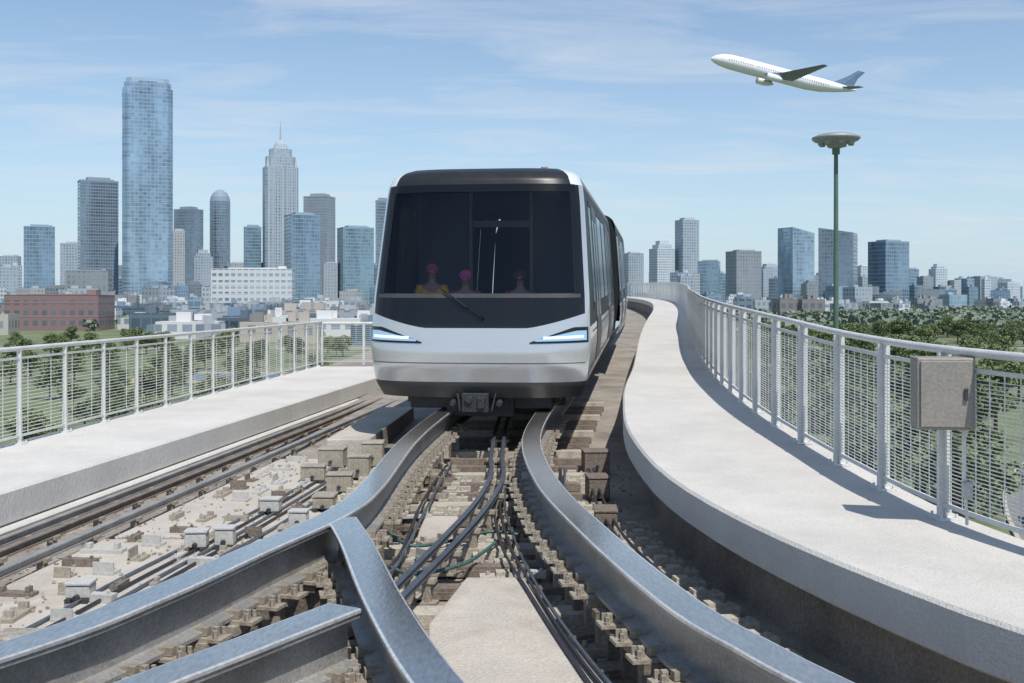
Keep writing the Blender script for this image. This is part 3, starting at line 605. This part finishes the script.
# ---------------------------------------------------------------- buildings
HAZE=np.array((.37,.475,.59))  # aerial haze painted into facade and trim base colours, stronger with distance
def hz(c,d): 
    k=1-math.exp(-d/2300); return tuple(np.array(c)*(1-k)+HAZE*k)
facs={}
def fac(kind,d):
    q=int(d/250)
    key=(kind,q)
    if key in facs: return facs[key]
    T={'blue':((.115,.185,.255),(.09,.16,.24),3.0,4,.12,.20,.65),'pale':((.225,.32,.40),(.22,.32,.41),4.2,4.2,.10,.16,.65),'dark':((.07,.10,.135),(.05,.08,.115),2.8,3.9,.16,.26,.55),
       'grey':((.31,.33,.345),(.15,.19,.23),3.6,3.8,.40,.38,.2),'beige':((.42,.38,.32),(.18,.185,.19),3.4,3.6,.5,.45,.1),'brown':((.19,.17,.155),(.10,.11,.125),3.4,3.8,.4,.4,.2),
       'white':((.60,.61,.60),(.20,.24,.29),3.4,3.4,.35,.5,.1),'teal':((.085,.17,.21),(.065,.15,.20),3,4,.12,.22,.65),'red':((.20,.10,.085),(.07,.07,.08),2.6,3.0,.45,.5,.1)}[kind]
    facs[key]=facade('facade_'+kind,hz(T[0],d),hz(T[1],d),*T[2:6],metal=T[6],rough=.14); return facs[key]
slabs={}
def slabmat(c,d):
    key=(c,int(d/250))
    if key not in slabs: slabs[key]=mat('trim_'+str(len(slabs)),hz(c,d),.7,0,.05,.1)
    return slabs[key]
def foot(w,d,ch=0):
    x,y=w/2,d/2
    if ch: return [(-x+ch,-y),(x-ch,-y),(x,-y+ch),(x,y-ch),(x-ch,y),(-x+ch,y),(-x,y-ch),(-x,-y+ch)]
    return [(-x,-y),(x,-y),(x,y),(-x,y)]
def ngon(r,n=20,sy=1): return [(r*math.cos(2*math.pi*k/n),sy*r*math.sin(2*math.pi*k/n)) for k in range(n)]
desc={'blue':'blue glass','pale':'pale blue glass','dark':'dark glass','grey':'grey','beige':'beige','brown':'brown','white':'white','teal':'teal glass','red':'red brick'}
cnt=[0]
def building(x0,x1,top,d,kind,shape='box',rot=None,hero=True):
    cnt[0]+=1; r_=random.Random(cnt[0]*13)
    if rot is None: rot=r_.choice([-.5,-.35,.3,.45,.2])
    wpx=(x1-x0)/F*d; X=((x0+x1)/2-512)/F*d; H=(HZ-top)/F*d-GR
    dep=wpx*r_.uniform(.6,.8) if wpx<45 else wpx*.5
    wd=wpx/(abs(math.cos(rot))+abs(math.sin(rot))*(dep/wpx))
    if shape in('round','dome'): wd=dep=wpx
    nm={'deco':'skyscraper','tower':'skyscraper','dome':'skyscraper'}.get(shape,'tower_building' if H>60 else 'low_building')
    tallw='tall' if H>150 else ('mid height' if H>60 else 'low')
    e=empty(nm,(X,d,GR),f"{tallw} {desc[kind]} building"+{'deco':' with stepped crown and spire','tower':' with chamfered corners','dome':' with rounded top','slope':' with sloping roof','crown':' with set back crown','box':' with flat roof'}[shape]+" in city",'building','city buildings'); e.rotation_euler=(0,0,rot)
    fm=fac(kind,d); tm_=slabmat({'blue':(.16,.23,.29),'pale':(.28,.38,.45),'dark':(.10,.13,.16),'grey':(.36,.37,.38),'beige':(.44,.40,.34),'brown':(.22,.20,.18),'white':(.64,.64,.63),'teal':(.12,.21,.25),'red':(.22,.12,.10)}[kind],d)
    b=MB(); bands=MB(); tops=[]
    def top_(): t=MB(); tops.append(t); return t
    def bandset(poly_f,z0,z1,step=12):
        z=z0+step
        while z<z1-2: bands.prism(poly_f(1.006),z,z+.5); z+=step
    sc=lambda P:(lambda k:[(p[0]*k,p[1]*k) for p in P])
    if shape=='tower':
        P=foot(wd,dep,wd*.10); b.prism(P,0,H*.955); b.prism(foot(wd*.34,dep*1.03),0,H*.985)
        b.prism(foot(wd*.93,dep*.93,wd*.10),H*.955,H*.98); top_().prism(foot(wd*.85,dep*.85,wd*.1),H*.98,H)
        bandset(sc(P),0,H*.95,24)
    elif shape=='deco':
        P=foot(wd,dep,wd*.08); b.prism(P,0,H*.80); b.prism(foot(wd*.86,dep*.86,wd*.1),H*.80,H*.86); b.prism(foot(wd*.66,dep*.66,wd*.1),H*.86,H*.905); b.prism(foot(wd*.46,dep*.46,wd*.06),H*.905,H*.935,.7)
        t=top_(); t.prism(foot(wd*.3,dep*.3),H*.935,H*.96,.4); t.cyl((0,0,H*.955),(0,0,H*1.07),1.3,.2,8)
        for i in range(7): top_().box((-wd*.42+i*wd*.14,-dep/2-.4,H*.4),(1.6,1,H*.8))
        for s in(-1,1): top_().prism([(s*wd*.42-2,-dep*.42),(s*wd*.42+2,-dep*.42),(s*wd*.42+2,-dep*.42+4),(s*wd*.42-2,-dep*.42+4)],H*.80,H*.85,.3)
    elif shape=='dome':
        P=ngon(wd/2,20); b.prism(P,0,H*.9); bandset(sc(P),0,H*.9,8); t=top_()
        z=H*.9
        for k,s1 in((.04,.9),(.035,.75),(.025,.4)):
            t.prism(P,z,z+H*k,s1); P=[(p[0]*s1,p[1]*s1) for p in P]; z+=H*k
    elif shape=='slope':
        P=foot(wd,dep); b.prism(P,0,H*.9); x,y=wd/2,dep/2
        b.add([(-x,-y,H*.9),(x,-y,H*.9),(x,y,H*.9),(-x,y,H*.9),(-x,-y,H),(x,-y,H*.93),(x,y,H*.93),(-x,y,H)],[(0,1,5,4),(1,2,6,5),(2,3,7,6),(3,0,4,7),(4,5,6,7)]); bandset(sc(P),0,H*.9,12)
    elif shape=='crown':
        P=foot(wd,dep); b.prism(P,0,H*.88); b.prism(foot(wd*.75,dep*.75),H*.88,H*.94); t=top_(); t.prism(foot(wd*.5,dep*.5),H*.94,H); bandset(sc(P),0,H*.88,8); t.cyl((0,0,H),(0,0,H*1.05),.6,.2,6)
    else:
        P=foot(wd,dep); b.prism(P,0,H*.97 if hero else H)
        if hero:
            bandset(sc(P),0,H*.96,12 if H>60 else 4)
            top_().prism(foot(wd*.6,dep*.6),H*.97,H); top_().box((wd*.36,0,H*.98),(wd*.1,dep*.3,3)); top_().prism(foot(wd*1.01,dep*1.01),H*.965,H*.975)
        else:
            for k in range(2): top_().box((r_.uniform(-.3,.3)*wd,r_.uniform(-.3,.3)*dep,H+1),(wd*r_.uniform(.1,.3),dep*.25,r_.uniform(2,5)*(.5 if H<25 else 1)))
    b.obj('wall',fm,e)
    if bands.v: bands.obj('floor_bands',tm_,e,fix=False)["kind"]="stuff"
    for t in tops: t.obj('roof_plant',tm_,e)
    return e
for a in [(121,174,80,1250,'pale','tower',.35),(262,299,133,1400,'grey','deco',.4),(78,118,178,1350,'dark','box',.5),(22,57,225,1150,'blue','box',.4),(60,90,242,1500,'grey','box',.3),(66,112,270,800,'brown','box',.25),
    (175,202,207,1500,'dark','box',-.4),(172,186,229,1450,'beige','box',.2),(210,230,190,1550,'dark','dome',.2),(243,262,225,1400,'teal','box',.3),(284,320,213,1200,'blue','box',.45),(305,334,194,1500,'brown','box',-.3),
    (337,374,226,1300,'teal','box',.4),(375,390,198,1450,'dark','box',.2),(213,295,268,620,'white','box',.12),(14,108,294,330,'red','box',.10),(0,20,255,1500,'grey','box',.2),(-30,-4,240,1400,'blue','box',.3),
    (192,214,250,1500,'grey','crown',.3),(322,338,262,1300,'grey','box',.3),(228,246,262,1600,'beige','box',.3),
    (624,643,252,1600,'grey','box',.3),(650,674,241,1500,'white','crown',.4),(676,698,218,1500,'grey','box',.35),(697,721,260,1300,'teal','box',-.3),(727,760,250,1200,'brown','box',.35),(757,782,264,1500,'grey','crown',.2),
    (780,812,228,1300,'pale','slope',.4),(818,858,228,1150,'dark','slope',-.45),(857,871,265,1500,'white','box',.2),(870,907,240,1150,'blue','box',.45),(905,918,268,1400,'blue','box',.3),(918,932,276,1300,'brown','box',.3),(930,946,264,1500,'white','crown',.3),(946,966,280,1500,'beige','box',.3),(970,994,276,1400,'grey','box',.3),(1000,1018,282,1500,'white','box',.3),(1040,1075,262,1400,'blue','box',.3),
    (420,450,230,1500,'blue','box',.3),(500,540,240,1500,'grey','crown',.3),(560,590,225,1500,'dark','box',.3)]:
    building(*a[:6],rot=a[6])
r2=random.Random(11); kinds=['grey','white','beige','blue','brown','teal','grey','white','pale','dark']
for i in range(170):
    lft=i%2==0; x=r2.uniform(-60,395) if lft else r2.uniform(615,1085); d=r2.uniform(620,1700) if lft else r2.uniform(950,1900)
    wpx=r2.uniform(10,30)*1000/d; top=r2.uniform(262,300) if d>1200 else r2.uniform(286,302)
    if not lft: top=max(top,272+ (x-640)*.02)
    building(x,x+wpx,top,d,r2.choice(kinds),r2.choice(['box','box','box','slope','crown']) if top<285 else 'box',hero=False)
for i in range(110):
    x=r2.uniform(-60,400); d=r2.uniform(215,620); wpx=r2.uniform(14,44)*400/d
    if -20<x<120 and d<345: continue
    base=300+9900/d
    building(x,x+wpx,base-r2.uniform(11,20)*(330/d)**.3,d,r2.choice(['white','grey','beige','blue','brown','grey','white','dark']),'box',rot=r2.choice([.1,.2,-.2]),hero=False)
for i in range(44):
    x=r2.uniform(660,1080); d=r2.uniform(480,900); wpx=r2.uniform(12,30)*600/d
    building(x,x+wpx,r2.uniform(298,306),d,r2.choice(['white','grey','beige','brown','white']),'box',rot=.2,hero=False)
# ---------------------------------------------------------------- ground, roads
g=MB(); g.add([(-9000,-600,GR),(9000,-600,GR),(9000,14000,GR),(-9000,14000,GR)],[(0,1,2,3)])
gm=mat('park_ground',(.135,.17,.08),.95,0,.04,.35,0,.4,.6,(.24,.23,.17)); o=g.obj('ground',gm,fix=False); o["kind"]="structure"
def road(P,w,lab,z=GR+.02):
    P=cat(P,8); b=MB(); b.sweep(P,[(-w/2,0),(w/2,0)],closed=False); b.v=[(v[0],v[1],z) for v in b.v]; o=b.obj('road',M_['asphalt'],fix=False); o["kind"]="structure"
    b=MB()
    for s in(-1,1): b.sweep(P,[(s*w/2-.08,0),(s*w/2+.08,0),(s*w/2+.08,.14),(s*w/2-.08,.14)])
    b.v=[(v[0],v[1],v[2]-P[0].z+z) for v in b.v]; o=b.obj('kerb',M_['slab'],fix=False); o["kind"]="structure"
    b=MB()
    for p,a in stations(P,7,1): b.box((p.x,p.y,z+.008),(3,.14,.006),Matrix.Rotation(a,3,'Z'))
    o=b.obj('road_marking',M_['paint'],fix=False); o["kind"]="structure"
RX=sp([5,40,60,90,160,300],[16.5,20.3,30,54,120,250])
road([(RX(y),y,0) for y in(5,25,40,60,90,130,200,300)],3.4,'road')
road([(-300,190,0),(0,205,0),(350,190,0)],7,'road',GR+.03)
b=MB(); b.box((0,0,0),(24,12,.05)); o=b.obj('sports_court',mat('court_blue',(.12,.18,.24),.8,0,.3,.1)); o.location=(-30,128,GR+.05); o["kind"]="structure"
b=MB(); b.box((0,0,0),(30,18,.03)); o=b.obj('paved_court',mat('court_ochre',(.38,.34,.20),.8,0,.3,.1)); o.location=(-30,128,GR+.02); o["kind"]="structure"
def make_car():
    e=empty('parked_car',(0,0,0),"white hatchback on the road below the guideway",'car')
    wh=M_['wpaint']; b=MB(); w_=.88
    pr=[(-2.1,.35),(-2.15,.7),(-2.0,.88),(-1.1,1.0),(-.4,1.42),(.9,1.47),(1.7,1.2),(2.05,.95),(2.12,.6),(2.05,.35)]
    n=len(pr); G=[]
    for x,k in((-w_,.96),(-w_*.97,1),(w_*.97,1),(w_,.96)): G.append([(x*(.86 if z>1.05 else 1),y*k,z) for y,z in pr])
    b.grid(G); b.f.append(tuple(range(n))); b.f.append(tuple(range(3*n,4*n))[::-1]); b.obj('body',wh,e)
    b=MB(); b.add([(-.7,-1.08,1.03),(.7,-1.08,1.03),(.66,-.45,1.40),(-.66,-.45,1.40)],[(0,1,2,3)]); b.v=[(v[0],v[1]-.03,v[2]+.02) for v in b.v]; b.obj('windscreen',M_['black'],e)
    for s in(-1,1):
        b=MB(); b.box((s*.80,.25,1.18),(.04,1.9,.3)); b.obj('side_window',M_['black'],e)
        for y in(-1.35,1.35):
            b=MB(); b.cyl((s*.7,y,.33),(s*.9,y,.33),.33,n=20); t=b.obj('wheel',M_['rubber'],e); b=MB(); b.cyl((s*.9,y,.33),(s*.91,y,.33),.2,n=16); b.obj('rim',M_['galv'],t)
        b=MB(); b.box((s*.62,-2.08,.72),(.35,.08,.14)); b.obj('headlight',M_['white'],e)
    return e
c0=make_car(); c0.location=(RX(43)+.1,43,GR+.03); c0.rotation_euler=(0,0,-.3)
# ---------------------------------------------------------------- trees
def tree_meshes(seed,h):
    r=random.Random(seed); tb=MB(); tb.cyl((0,0,-.1),(.1,.05,h*.45),.20,.13,8)
    for k in range(7):
        t=2*math.pi*k/7+r.uniform(-.3,.3); z=h*r.uniform(.28,.5); q=(math.cos(t)*h*.27,math.sin(t)*h*.27,z+h*r.uniform(.1,.25)); tb.cyl((.05,.03,z),q,.08,.03,6)
    tb.cyl((.1,.05,h*.45),(.0,.1,h*.85),.13,.04,6)
    vs=[];fs=[]
    for k in range(26):
        t=r.uniform(0,6.28); rad=h*.40*math.sqrt(r.random()); zz=h*(.36+.55*r.random()); rad*=1-.55*max(0,(zz/h-.6)/.4)
        c=(rad*math.cos(t),rad*math.sin(t),zz); cr=h*r.uniform(.10,.17)
        for q in range(75):
            d=Vector((r.gauss(0,1),r.gauss(0,1),r.gauss(0,1))).normalized()*cr*r.uniform(.55,1.1); d.z*=.75; p=Vector(c)+d; s=r.uniform(.10,.22)
            R=Euler((r.uniform(-1.2,1.2),r.uniform(-1.2,1.2),r.uniform(0,6))).to_matrix(); o=len(vs)
            vs+=[p+R@Vector(v) for v in((-s,-s*.6,0),(s,-s*.5,.03),(s*.8,s*.6,0),(-s*.7,s*.6,.04))]; fs.append((o,o+1,o+2,o+3))
    cb=MB(); cb.v=[tuple(v) for v in vs]; cb.f=fs
    a=tb.obj('trunk',M_['bark']); b=cb.obj('crown',M_['leaf'],fix=False); m=(a.data,b.data); bpy.data.objects.remove(a); bpy.data.objects.remove(b); return m
TM=[tree_meshes(s,6.0) for s in range(5)]
def tree(x,y,s):
    e=empty('tree',(x,y,GR),"leafy green park tree with rounded crown",'tree','trees in the park'); e.rotation_euler=(0,0,rr.uniform(0,6)); e.scale=(s,s,s*rr.uniform(.85,1.1))
    t,c=rr.choice(TM)
    inst('trunk',t,(0,0,0),0,e); inst('crown',c,(0,0,0),0,e)
def onroad(x,y):
    return abs(x-RX(y))<3 or abs(y-200)<6 or (abs(x+30)<16 and abs(y-128)<10)
nt_=0
while nt_<255:
    lft=rr.random()<.42; y=(55+160*rr.random()) if lft else 40+230*rr.random()**1.1; px=rr.uniform(-80,400) if lft else rr.uniform(640,1120); x=(px-512)/F*y
    if onroad(x,y) or abs(x-3)<11: continue
    tree(x,y,rr.uniform(.42,.68) if lft else rr.uniform(.55,.88)); nt_+=1
vs=[];fs=[]; R0=np.random.RandomState(5)
for i in range(3300):
    y=262+660*R0.rand()**1.1; px=R0.uniform(-150,1200); x=(px-512)/F*y
    if px<430 and R0.rand()<.72: continue
    if math.sin(x*.02+1)*math.cos(y*.013)+.25*math.sin(x*.07)>.42: continue
    h=R0.uniform(3.0,5.8) if px>430 else R0.uniform(2.5,4.3)
    for q in range(34):
        d=R0.randn(3); d/=np.linalg.norm(d); k=R0.uniform(.6,1.05); p=np.array([x,y,GR+h*.55])+d*k*np.array([h*.5,h*.5,h*.45]); s=R0.uniform(.4,.9)
        a=R0.uniform(0,6.28); ca,sa=math.cos(a),math.sin(a); tl=R0.uniform(-.8,.8); o_=len(vs)
        for u,v in((-s,-s*.7),(s,-s*.6),(s*.8,s*.7),(-s*.8,s*.6)): vs.append((p[0]+u*ca-v*sa*.5,p[1]+u*sa+v*ca*.5,p[2]+v*.8+u*tl*.3))
        fs.append((o_,o_+1,o_+2,o_+3))
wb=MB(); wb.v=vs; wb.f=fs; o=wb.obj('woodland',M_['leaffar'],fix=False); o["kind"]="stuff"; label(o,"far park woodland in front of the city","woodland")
# ---------------------------------------------------------------- world, sun, camera
sd=Vector((.25,-.56,1)).normalized(); el=math.asin(sd.z); az=math.atan2(sd.x,sd.y)
wld=bpy.data.worlds.new("World"); scene.world=wld; wld.use_nodes=True; nt=wld.node_tree; nt.nodes.clear(); L=nt.links
out=nd(nt,'ShaderNodeOutputWorld'); bg=nd(nt,'ShaderNodeBackground'); bg.inputs[1].default_value=.135
sky=nd(nt,'ShaderNodeTexSky',sky_type='NISHITA'); sky.sun_disc=False; sky.sun_elevation=el; sky.sun_rotation=az; sky.air_density=1.0; sky.dust_density=.15; sky.ozone_density=2.2
tc=nd(nt,'ShaderNodeTexCoord'); sx=nd(nt,'ShaderNodeSeparateXYZ'); L.new(tc.outputs['Generated'],sx.inputs[0])
def M(op,a,v=None,b_=None):
    n=nd(nt,'ShaderNodeMath',operation=op); L.new(a,n.inputs[0])
    if v is not None: n.inputs[1].default_value=v
    if b_ is not None: L.new(b_,n.inputs[1])
    return n.outputs[0]
zz=M('MAXIMUM',sx.outputs[2],0)
hzf=M('MULTIPLY',M('EXPONENT',M('MULTIPLY',zz,-7.5)),.93)
hm=nd(nt,'ShaderNodeMix',data_type='RGBA'); L.new(hzf,hm.inputs[0]); L.new(sky.outputs[0],hm.inputs[6]); hm.inputs[7].default_value=(3.3,4.5,5.7,1)
zp=M('ADD',zz,.10)
cb=nd(nt,'ShaderNodeCombineXYZ'); L.new(M('MULTIPLY',M('DIVIDE',sx.outputs[0],None,zp),.42),cb.inputs[0]); L.new(M('DIVIDE',sx.outputs[1],None,zp),cb.inputs[1])
n1=nd(nt,'ShaderNodeTexNoise'); n1.inputs['Scale'].default_value=2.6; n1.inputs['Detail'].default_value=7; n1.inputs['Roughness'].default_value=.62; n1.inputs['Distortion'].default_value=.6; L.new(cb.outputs[0],n1.inputs[0])
mr=nd(nt,'ShaderNodeMapRange'); mr.inputs[1].default_value=.46; mr.inputs[2].default_value=.78; mr.inputs[4].default_value=.66; L.new(n1.outputs[0],mr.inputs[0])
mx=nd(nt,'ShaderNodeMix',data_type='RGBA'); L.new(mr.outputs[0],mx.inputs[0]); L.new(hm.outputs[2],mx.inputs[6]); mx.inputs[7].default_value=(5.3,5.7,6.2,1)
L.new(mx.outputs[2],bg.inputs[0]); L.new(bg.outputs[0],out.inputs[0])
sl=bpy.data.lights.new('sun','SUN'); sl.energy=4.5; sl.angle=math.radians(.5); sl.color=(1,.945,.87); so=link(bpy.data.objects.new('sun',sl)); so.rotation_euler=sd.to_track_quat('Z','Y').to_euler()
cam=bpy.data.cameras.new('camera'); co=link(bpy.data.objects.new('camera',cam)); cam.sensor_width=36; cam.lens=36*F/1024; cam.shift_y=-(341.5-HZ)/1024; cam.clip_end=20000; cam.clip_start=.1
co.location=(0,0,0); co.rotation_euler=(math.pi/2,0,0); scene.camera=co
